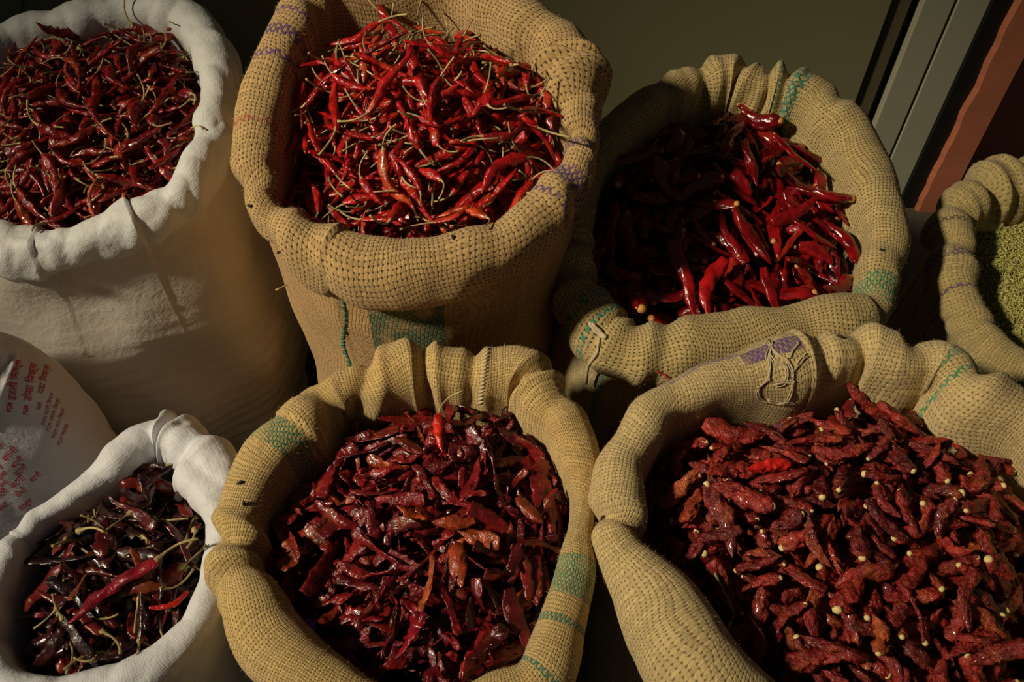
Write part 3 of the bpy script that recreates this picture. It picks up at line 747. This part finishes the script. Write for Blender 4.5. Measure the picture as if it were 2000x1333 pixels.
def fill(s, K, n_low, n_top, drop, dome, seed, label, heap_label, group, pmat=None, special=(), name='dried_chilli', tones=((2, 'red'),), tilt=(0, 0), **kw):
    h = Heap(s, drop, dome, seed, tilt); low = []; top = []
    for _ in range(n_low):
        q = h.drop(K, **kw)
        if q: low.append(q)
    for _ in range(n_top):
        q = h.drop(K, **kw)
        if q: top.append(q)
    # settle the whole heap to the level the mouth shows
    ins = h.inside & (h.edge > .03); h.shift = float((h.H - h.base)[ins].mean()) - .004
    for q in low + top: q[1].translation.z -= h.shift
    h.H -= h.shift
    heap_stuff(h, low, 'chilli_heap', heap_label, K, pmat)
    A = s.A
    xr, yr = A[:, 0].max()-A[:, 0].min(), A[:, 1].max()-A[:, 1].min()
    for v, M in top:
        tone = h.rng.random(); p = M.translation
        word = next(w for lim, w in tones if tone < lim)
        i, j = h.idx(np.array([p.x]), np.array([p.y])); dx, dy = p.x - s.cen[0], p.y - s.cen[1]
        near = h.edge[i[0], j[0]] < .05
        sec = ('right', 'back right', 'back', 'back left', 'left', 'front left', 'front', 'front right')[int(round(math.atan2(dy/yr, dx/xr)/(PI/4))) % 8]
        if near: where = f'by the {sec} rim'
        else: where = 'in the middle' if math.hypot(dx/xr, dy/yr) < .10 else f'in the {sec} part'
        ln = 'short' if v.L*M.to_scale().x < np.mean([q.L for q in K.var]) else 'long'
        spawn(v, M, name, f'{ln} {word} {label[0]} {where} of {label[1]}', 'chilli', group, tone)
    for (v, px, lab, roll, lift, mt) in special:
        if mt is not None:
            v2 = Kind(); v2.__dict__.update(v.__dict__); v2.me = v.me.copy(); v2.me.materials[0] = mt; v = v2
        vv, M = h.place_px(v, *px, roll=roll, lift=lift); spawn(vv, M, name, lab, 'chilli')
    s.heap = h
    return h

M_stalk = pod_mat('dry_stalk', [(0, (.44, .32, .12)), (.5, (.60, .47, .20)), (1, (.34, .28, .10))], .6, None, fine=500, fine_d=.0004, coat=0)
M_scar = plain('pale_stalk_scar', (.78, .62, .25), .6, 300, .25, .0006)
M_scar5 = plain('orange_stalk_scar', (.62, .30, .07), .5, 300, .3, .0006)
M_calyx = pod_mat('dry_calyx', [(0, (.30, .22, .08)), (1, (.50, .40, .16))], .65, None, fine=400, fine_d=.0004, coat=0)
M_red4 = pod_mat('bright_red_skin', [(0, (.34, .006, .008)), (.5, (.50, .012, .010)), (.85, (.40, .008, .008)), (.93, (.60, .07, .01)), (1, (.22, .006, .008))], .26, (.62, .10, .015), .35, fine=240, fine_d=.0018, coat=.35)
M_red1 = pod_mat('dark_red_skin', [(0, (.16, .006, .007)), (.5, (.32, .012, .010)), (.85, (.24, .008, .008)), (.93, (.45, .06, .01)), (1, (.12, .006, .008))], .28, (.45, .09, .015), .3, fine=240, fine_d=.0018, coat=.3)
M_red5 = pod_mat('glossy_deep_red_skin', [(0, (.15, .003, .005)), (.5, (.28, .005, .006)), (.9, (.21, .004, .006)), (1, (.38, .02, .008))], .22, (.40, .05, .01), .3, fine=130, fine_d=.0016, coat=.5, patch_lo=.62)
M_red6 = pod_mat('maroon_flake_skin', [(0, (.07, .006, .009)), (.3, (.16, .008, .010)), (.6, (.28, .014, .013)), (.86, (.20, .010, .014)), (.95, (.38, .06, .012)), (1, (.09, .010, .012))], .27, (.40, .10, .02), .25, fine=240, fine_d=.0020, coat=.3)
M_red7 = pod_mat('wrinkled_red_skin', [(0, (.14, .010, .010)), (.3, (.30, .020, .014)), (.6, (.38, .030, .018)), (.78, (.22, .014, .014)), (.93, (.42, .08, .016)), (1, (.12, .015, .013))], .34, (.46, .10, .02), .4, fine=400, fine_d=.0034, coat=.3)
M_red3 = pod_mat('blackish_red_skin', [(0, (.022, .006, .007)), (.55, (.05, .008, .008)), (.75, (.14, .009, .011)), (.86, (.20, .012, .012)), (.97, (.46, .09, .010)), (1, (.04, .012, .010))], .30, (.25, .06, .01), .2, fine=180, fine_d=.0012, coat=.2)
M_bright = pod_mat('vivid_red_skin', [(0, (.62, .018, .012)), (1, (.62, .02, .012))], .28, (.7, .12, .02), .3)
M_orange = pod_mat('orange_skin', [(0, (.46, .08, .014)), (1, (.42, .07, .014))], .4, (.55, .18, .03), .5, fine=380, fine_d=.003)
M_glow5 = pod_mat('glossy_scarlet_skin', [(0, (.44, .008, .008)), (1, (.44, .008, .008))], .24, None, fine=120, fine_d=.001, coat=.3)
M_wine = pod_mat('wine_red_skin', [(0, (.26, .008, .018)), (1, (.26, .008, .018))], .26, None, coat=.35)

K4 = kind(4, 18, (.050, .095), (.0050, .0088), 'thin', 1.3, (.45, .9), .46, 'stalk', M_stalk, M_red4, partp=.9, bend2=.45)
K1 = kind(1, 18, (.045, .090), (.0050, .0092), 'thin', 1.6, (.40, .9), .52, 'stalk', M_stalk, M_red1, partp=.85, bend2=.5)
K5 = kind(5, 18, (.045, .110), (.0085, .0150), 'horn', .8, (.28, .62), .36, 'butt', M_scar5, M_red5, partp=.25, bend2=.3, wfreq=.8, rings=32, segs=18, twist=.5)
K6 = kind(6, 22, (.032, .070), (.0065, .0110), ('shard', 'shard', 'shard', 'horn'), .6, (.10, .26), .5, None, None, M_red6, bend2=.25, wfreq=1.0, twist=1.0, rings=30, segs=18)
K7 = kind(7, 22, (.040, .082), (.0070, .0125), ('stub', 'stub', 'horn'), 1.1, (.38, .75), .55, 'butt', M_scar, M_red7, partp=.45, bend2=.4, wfreq=1.5, rings=34, segs=20, twist=.8)
K3 = kind(3, 20, (.045, .105), (.0060, .0115), ('horn', 'shard', 'horn'), .9, (.2, .5), .5, 'stalk', M_calyx, M_red3, partp=.6, bend2=.35, stl=(.015, .045), srad=.0014, twist=.5)

LONG5 = sorted(K5.var, key=lambda q: -q.L)
fill(s4, K4, 480, 300, .030, .058, 14, ('thin stalked chilli', 'the coarse tan sack'),
     'lower layers of thin stalked red chillies filling the coarse tan sack at the wall', 'thin red chillies in the coarse tan sack', M_stalk, tries=5, name='stalked_chilli', tilt=(.09, .20),
     tones=((.25, 'deep red'), (.75, 'bright red'), (.88, 'red'), (.96, 'orange-red'), (2, 'dark red')),
     special=((K4.var[2], (905, 48, 918, 128), 'longest bright red chilli, pointing forward near the back rim of the coarse tan sack', 0, .004, M_bright),
              (K4.var[5], (1005, 305, 1112, 272), 'slim red chilli whose tip lies over the purple stripe of the coarse tan sack', 0, .006, M_bright)))
fill(s1, K1, 520, 300, .010, .035, 11, ('curly-stalked thin chilli', 'the tall white sack'),
     'lower layers of dark red stalked chillies filling the tall white sack', 'dark red chillies in the tall white sack', M_stalk, tries=5, name='curly_stalked_chilli',
     tones=((.25, 'dark red'), (.75, 'mid red'), (.88, 'brownish red'), (.96, 'orange-red'), (2, 'blackish red')))
fill(s5, K5, 300, 290, .032, .035, 15, ('glossy smooth chilli', 'the teal-striped sack'),
     'lower layers of glossy deep red chillies in the teal-striped sack', 'glossy chillies in the teal-striped sack', M_scar5, tries=5, name='glossy_chilli',
     tones=((.25, 'dark red'), (.75, 'deep red'), (.95, 'crimson'), (2, 'orange-red')),
     special=((LONG5[0], (1306, 488, 1368, 610), 'long smooth glossy chilli pointing at the front rim of the teal-striped sack', 0, .004, None),
              (LONG5[1], (1402, 515, 1374, 608), 'brightest glossy chilli, beside a long smooth one at the front of the teal-striped sack', 0, .002, M_glow5),
              (LONG5[2], (1485, 510, 1562, 598), 'broad shiny chilli with a white glint near the front rim of the teal-striped sack', 0, .004, None),
              (LONG5[3], (1500, 285, 1608, 335), 'broadest glossy chilli, lying by the right rim of the teal-striped sack', 0, .006, None)))
fill(s6, K6, 620, 300, .026, .034, 16, ('crumpled flat chilli piece', 'the golden front sack'),
     'lower layers of broken maroon chilli pieces in the golden front sack', 'broken chilli pieces in the golden sack', None, tries=5, name='broken_chilli',
     tones=((.2, 'blackish'), (.45, 'maroon'), (.72, 'red'), (.85, 'purplish'), (.95, 'orange'), (2, 'black')),
     special=((K4.var[3], (855, 812, 862, 885), 'whole bright red chilli with its stalk upright near the back of the golden front sack', 0, .004, M_bright),
              (K6.var[2], (850, 1092, 822, 1200), 'ribbed orange-red chilli piece in the middle of the golden front sack', 0, .004, M_orange),
              (K6.var[5], (830, 1205, 770, 1290), 'wide wine red chilli piece near the front of the golden sack', 0, .004, M_wine)))
fill(s7, K7, 640, 300, .046, .046, 17, ('wrinkled stalkless chilli', 'the big pale sack'),
     'lower layers of wrinkled red chillies in the big pale front sack', 'wrinkled chillies in the pale front sack', M_scar, tries=5, name='wrinkled_chilli',
     tones=((.15, 'dark'), (.45, 'red'), (.7, 'bright red'), (.84, 'brown-red'), (.95, 'orange'), (2, 'blackish')),
     special=((K7.var[1], (1540, 908, 1455, 920), 'vivid red chilli with a yellow end near the back of the pale front sack', 0, .004, M_bright),
              (K7.var[6], (1722, 1280, 1708, 1205), 'orange-brown wrinkled chilli near the front edge of the pale sack', 0, .004, M_orange)))
SLIM3 = sorted(K3.var, key=lambda q: q.rw.max()/q.L)
fill(s3, K3, 300, 270, .012, .022, 13, ('leathery chilli', 'the low white sack'),
     'lower layers of blackish red chillies in the low white sack', 'blackish chillies in the low white sack', M_calyx, tries=5, name='leathery_chilli',
     tones=((.55, 'blackish'), (.75, 'dark red'), (.9, 'red'), (.97, 'orange'), (2, 'black')),
     special=((SLIM3[1], (318, 1095, 122, 1222), 'longest chilli, wine red, lying across the low white sack', 0, .006, M_wine),
              (K3.var[4], (140, 1180, 172, 1125), 'small orange chilli with a straight stalk in the low white sack', 0, .006, M_orange),
              (K3.var[8], (372, 1160, 300, 1205), 'vivid red-orange chilli by the right rim of the low white sack', 0, .006, M_bright)))

# pale green seeds in the far right sack
def seeds(s):
    h = Heap(s, .045, .02, 18); rng = random.Random(8); V = []; Fc = []; R_ = []
    st = 4; gid = {}
    for a in range(0, h.nx, st):
        for b in range(0, h.ny, st): gid[a, b] = len(V); V.append((h.X[a, b], h.Y[a, b], h.base[a, b])); R_.append(.3)
    for (a, b) in list(gid):
        if (a+st, b+st) in gid and h.inside[a, b]: Fc.append((gid[a, b], gid[a+st, b], gid[a+st, b+st], gid[a, b+st]))
    n = 0; k = 0
    while n < 13000 and k < 90000:
        k += 1; x, y = rng.uniform(h.x0, h.x1), rng.uniform(h.y0, h.y1); i, j = h.idx(np.array([x]), np.array([y]))
        if not h.inside[i[0], j[0]]: continue
        z = h.base[i[0], j[0]] + rng.uniform(0, .004); u, w = project((x, y, z))
        th = rng.uniform(0, 2*PI); m = rng.uniform(-.5, .5); L = rng.uniform(.0036, .0052); r = rng.uniform(.0011, .0015)
        M = pod_frame(Vector((x, y, z)), th, m, rng.uniform(0, 3), 1); b0 = len(V); rr = rng.random()
        for c in ((-L, 0, 0), (0, r, 0), (0, 0, r), (0, -r, 0), (0, 0, -r), (L, 0, 0)): V.append(tuple(M @ Vector(c))); R_.append(rr)
        for q in range(4): Fc += [(b0, b0+1+(q+1) % 4, b0+1+q), (b0+5, b0+1+q, b0+1+(q+1) % 4)]
        n += 1
    m = pod_mat('pale_green_seed', [(0, (.46, .42, .10)), (.5, (.60, .56, .18)), (1, (.38, .38, .10))], .6, None, fine=900, fine_d=.0002, coat=0)
    me = mesh_of('seed_fill', V, Fc, m); at = me.attributes.new('vrnd', 'FLOAT', 'POINT'); at.data.foreach_set('value', R_)
    tag(obj('green_seeds', me), 'pale green seeds filling the burlap sack at the right edge', 'seeds', kind='stuff')
seeds(s8)

# ------------------------------------------------------------------ lettering on the bag
PGM = 'PGM '
for (tx, u, v, a, px, sx_, mt) in (
    ('PGM', 23, 806, 84, 15, .62, M_ink), ('इडली िमक्स', 30, 783, 82, 22, .80, M_ink),
    ('PGM', 54, 812, 80, 15, .62, M_ink), ('डोसा िमक्स', 61, 785, 80, 22, .80, M_ink),
    ('PGM', 79, 802, 78, 12, .62, M_ink2), ('वडा िमक्स', 85, 770, 76, 18, .80, M_ink2)):
    print_text(tx, u, v, R(a), px, mt, bagbvh, bag, sx_, .012 if tx == 'PGM' else .008)
for i, (u, v) in enumerate(((88, 832), (97, 845), (107, 858), (118, 872))):
    print_text(('PGM चटणी िमक्स', 'PGM मसाला िमक्स', 'PGM आटा िमक्स', 'PGM मसाला')[i], u, v, R(74 - i*2), 11, M_ink2, bagbvh, bag, .85)
for (tx, u, v, a, px) in (('चटनी', -16, 897, 46, 20), ('पु', -4, 917, 46, 18), ('चटनी', 12, 905, 46, 19), ('चला', -2, 942, 42, 16), ('चटनी', 27, 918, 44, 16), ('चना', 2, 955, 40, 14), ('चटनी', 34, 932, 42, 15),
                      ('मीठी', -6, 980, 40, 18), ('चटनी', 26, 957, 42, 18), ('चना', 0, 1003, 38, 18), ('मेथी', 36, 975, 40, 17), ('चटनी', 63, 945, 42, 14), ('लहसुन', 40, 1000, 38, 14)):
    print_text(tx, u, v, R(a), px, M_ink, bagbvh, bag, .9, .006)

# ------------------------------------------------------------------ fibres, seams and twine
for s, n in ((s4, 9000), (s5, 7500), (s6, 7500), (s7, 8500), (s8, 3500)): fuzz(s, n, M_fibre, n)
def strand(s, name, px, rad, mat, lift=.002, n=24, label=None, ends=None, body=False):
    """twine laid over the sack through picture points"""
    P = []
    for (u, v) in crom_open(px, n):
        p, nn = hit(s.bbvh if body else s.bvh, u, v)
        if p is None:
            if not P: continue
            p = P[-1] + Vector((0, 0, -.004)); P.append(p); continue
        P.append(p + (EYE - p).normalized()*lift)
    if len(P) < 3: return None
    for _ in range(2): P = [P[0]] + [(P[i-1] + P[i]*2 + P[i+1])/4 for i in range(1, len(P)-1)] + [P[-1]]
    v_, f_ = tube(P, [rad*(1 + .18*math.sin(i*1.9)) for i in range(len(P))], 6)
    o = obj(name, mesh_of(name, v_, f_, mat), s.root)
    if label: tag(o, label)
    return o
# seam of short stitches over the back cuff of the golden sack
st_ = []
for k in range(15):
    q = k/14; u, v = 952 - 14*q, 684 + 104*q
    a, _ = hit(s6.bvh, u-6, v+2); b, _ = hit(s6.bvh, u+5, v-3)
    if a is None or b is None: continue
    d = Vector((0, -.0012, .0018)); st_.append(tube([a, (a+b)/2 + d, b], [.0012, .0019, .0012], 6))
if st_:
    v_, f_ = merge(st_); obj('stitched_seam', mesh_of('stitched_seam', v_, f_, M_twine), s6.root)
# selvedge of the overlapping cloth on the coarse tan sack, teal and frayed
st_ = []; trng = random.Random(31)
for k in range(46):
    q = k/45; u, v = 672 + 4*math.sin(q*9) + 16*q*q, 592 + 150*q
    a, _ = hit(s4.bbvh, u, v); b, _ = hit(s4.bbvh, u + trng.uniform(-9, -3), v + trng.uniform(-3, 5))
    if a is None or b is None: continue
    d = (EYE - a).normalized(); st_.append(tube([a + d*.001, (a+b)/2 + d*.003, b + d*trng.uniform(.001, .004)], [.0016, .0013, .0006], 5))
if st_:
    v_, f_ = merge(st_); o = obj('selvedge', mesh_of('selvedge', v_, f_, plain('teal_thread', (.05, .20, .12), .9, 600, .4)), s4.root); tag(o, 'frayed teal edge of an overlapping cloth')
# knot and twine tail on the teal-striped sack
strand(s5, 'twine_knot', [(1152, 630), (1160, 645), (1172, 655), (1184, 662), (1176, 652), (1164, 640), (1156, 632)], .0028, M_twine, .003, 20, 'twisted twine pulled through the cloth')
strand(s5, 'twine_tail', [(1170, 660), (1166, 690), (1150, 712), (1135, 730), (1124, 748), (1118, 760)], .0024, M_twine, .003, 20, 'loose twine end hanging off the rim')
# frayed tear on the pale sack
trng = random.Random(77)
for px, r in (([(1500, 665), (1515, 690), (1535, 700), (1548, 720), (1550, 745), (1545, 775), (1535, 788)], .0013), ([(1502, 690), (1515, 705), (1530, 712), (1536, 730), (1530, 748), (1512, 752)], .0011),
              ([(1505, 720), (1498, 742), (1480, 760), (1478, 775), (1488, 785), (1510, 786)], .0010), ([(1512, 752), (1530, 748), (1550, 750)], .0010), ([(1500, 782), (1520, 790), (1540, 786), (1552, 790)], .0012),
              ([(1510, 668), (1500, 700), (1504, 722), (1500, 745)], .0010), ([(1560, 668), (1548, 685), (1540, 700)], .0010), ([(1575, 690), (1560, 705), (1552, 722)], .0009)):
    strand(s7, 'frayed_thread', px, r, M_twine, .002, 22)
    for _ in range(2): strand(s7, 'frayed_thread', [(u+trng.uniform(-5, 5), v+trng.uniform(-5, 5)) for u, v in px], r*.55, M_twine, .0025, 22)

# stray red chilli on the rim of the teal-striped sack
p, n_ = hit(s5.bvh, 1299, 731)
if p is not None:
    v = K4.var[7]; M = pod_frame(p + n_*.004, -.6, -.3, 0, .32)
    spawn(v, M, 'chilli_bit', 'tiny red chilli bit stuck on the front rim of the teal-striped sack', 'chilli')

# straw stalk lying on the wrinkled chillies
h = s7.heap; P = []
for (u, v) in crom_open([(1396, 1120), (1410, 1150), (1432, 1190), (1432, 1205), (1420, 1232)], 14):
    z = float(h.plane[2] + h.plane[1]*.4)
    for _ in range(3):
        p = atz(u, v, z)[0]; i, j = h.idx(np.array([p.x]), np.array([p.y])); z = max(z - .02, float(h.H[max(0, i[0]-2):i[0]+3, max(0, j[0]-2):j[0]+3].max())) + .003
    P.append(p)
for _ in range(3): P = [P[0]] + [(P[i-1] + P[i]*2 + P[i+1])/4 for i in range(1, len(P)-1)] + [P[-1]]
v_, f_ = tube(P, [.0013 + .0005*math.sin(i*1.3) for i in range(len(P))], 6)
tag(obj('straw_stalk', mesh_of('straw_stalk', v_, f_, M_stalk)), 'bent pale straw stalk on the wrinkled chillies near the left rim', 'stalk')
# purple scrap at the left rim of the golden sack
h = s6.heap; p = atz(603, 1228, float(s6.cen[2]) - .005)[0]; i, j = h.idx(np.array([p.x]), np.array([p.y])); p.z = float(h.H[i[0]-2:i[0]+3, j[0]-2:j[0]+3].max()) + .003
V = []; Fc = []
for a in range(5):
    for b in range(5): V.append((p.x + (a-2)*.004 + .001*math.sin(b*2), p.y + (b-2)*.003, p.z + .003*fbm(a*.7, b*.7, 3)))
for a in range(4):
    for b in range(4): Fc.append((a*5+b, a*5+b+1, a*5+6+b, a*5+5+b))
o = obj('purple_scrap', mesh_of('purple_scrap', V, Fc, plain('purple_film', (.22, .02, .36), .4))); tag(o, 'small purple scrap by the left rim inside the golden front sack', 'scrap')
o.modifiers.new('thickness', 'SOLIDIFY').thickness = .0006
# dark husk flecks caught on the weave
M_husk = plain('dark_husk', (.035, .022, .012), .8)
for (s, u, v, lab) in ((s4, 490, 402, 'dark husk fleck on the left rim of the coarse tan sack'), (s4, 885, 465, 'dark husk fleck on the front rim of the coarse tan sack'), (s4, 548, 492, 'dark husk fleck on the lower left cuff of the coarse tan sack'),
                       (s6, 470, 944, 'dark husk fleck below the green band of the golden sack'), (s6, 476, 985, 'second dark husk fleck further below the green band of the golden sack'), (s7, 1180, 1012, 'dark husk fleck on the left rim of the pale sack'),
                       (s5, 1722, 490, 'dark husk fleck above the green band of the teal-striped sack'), (s7, 1640, 660, 'dark husk fleck on the back rim of the pale sack')):
    p, n_ = hit(s.bvh, u, v)
    if p is None: continue
    rg = random.Random(u); a = Vector((rg.uniform(-1, 1), rg.uniform(-1, 1), rg.uniform(-.3, .3))).normalized()*.0042
    n_ = n_ if n_.dot(EYE - p) > 0 else -n_
    v_, f_ = tube([p - a + n_*.001, p - a*.3 + n_*.0022, p + a*.5 + n_*.002, p + a + n_*.001], [.0006, .0019, .0015, .0005], 6)
    tag(obj('husk_fleck', mesh_of('husk_fleck', v_, f_, M_husk)), lab, 'fleck', 'dark husk flecks on the burlap')
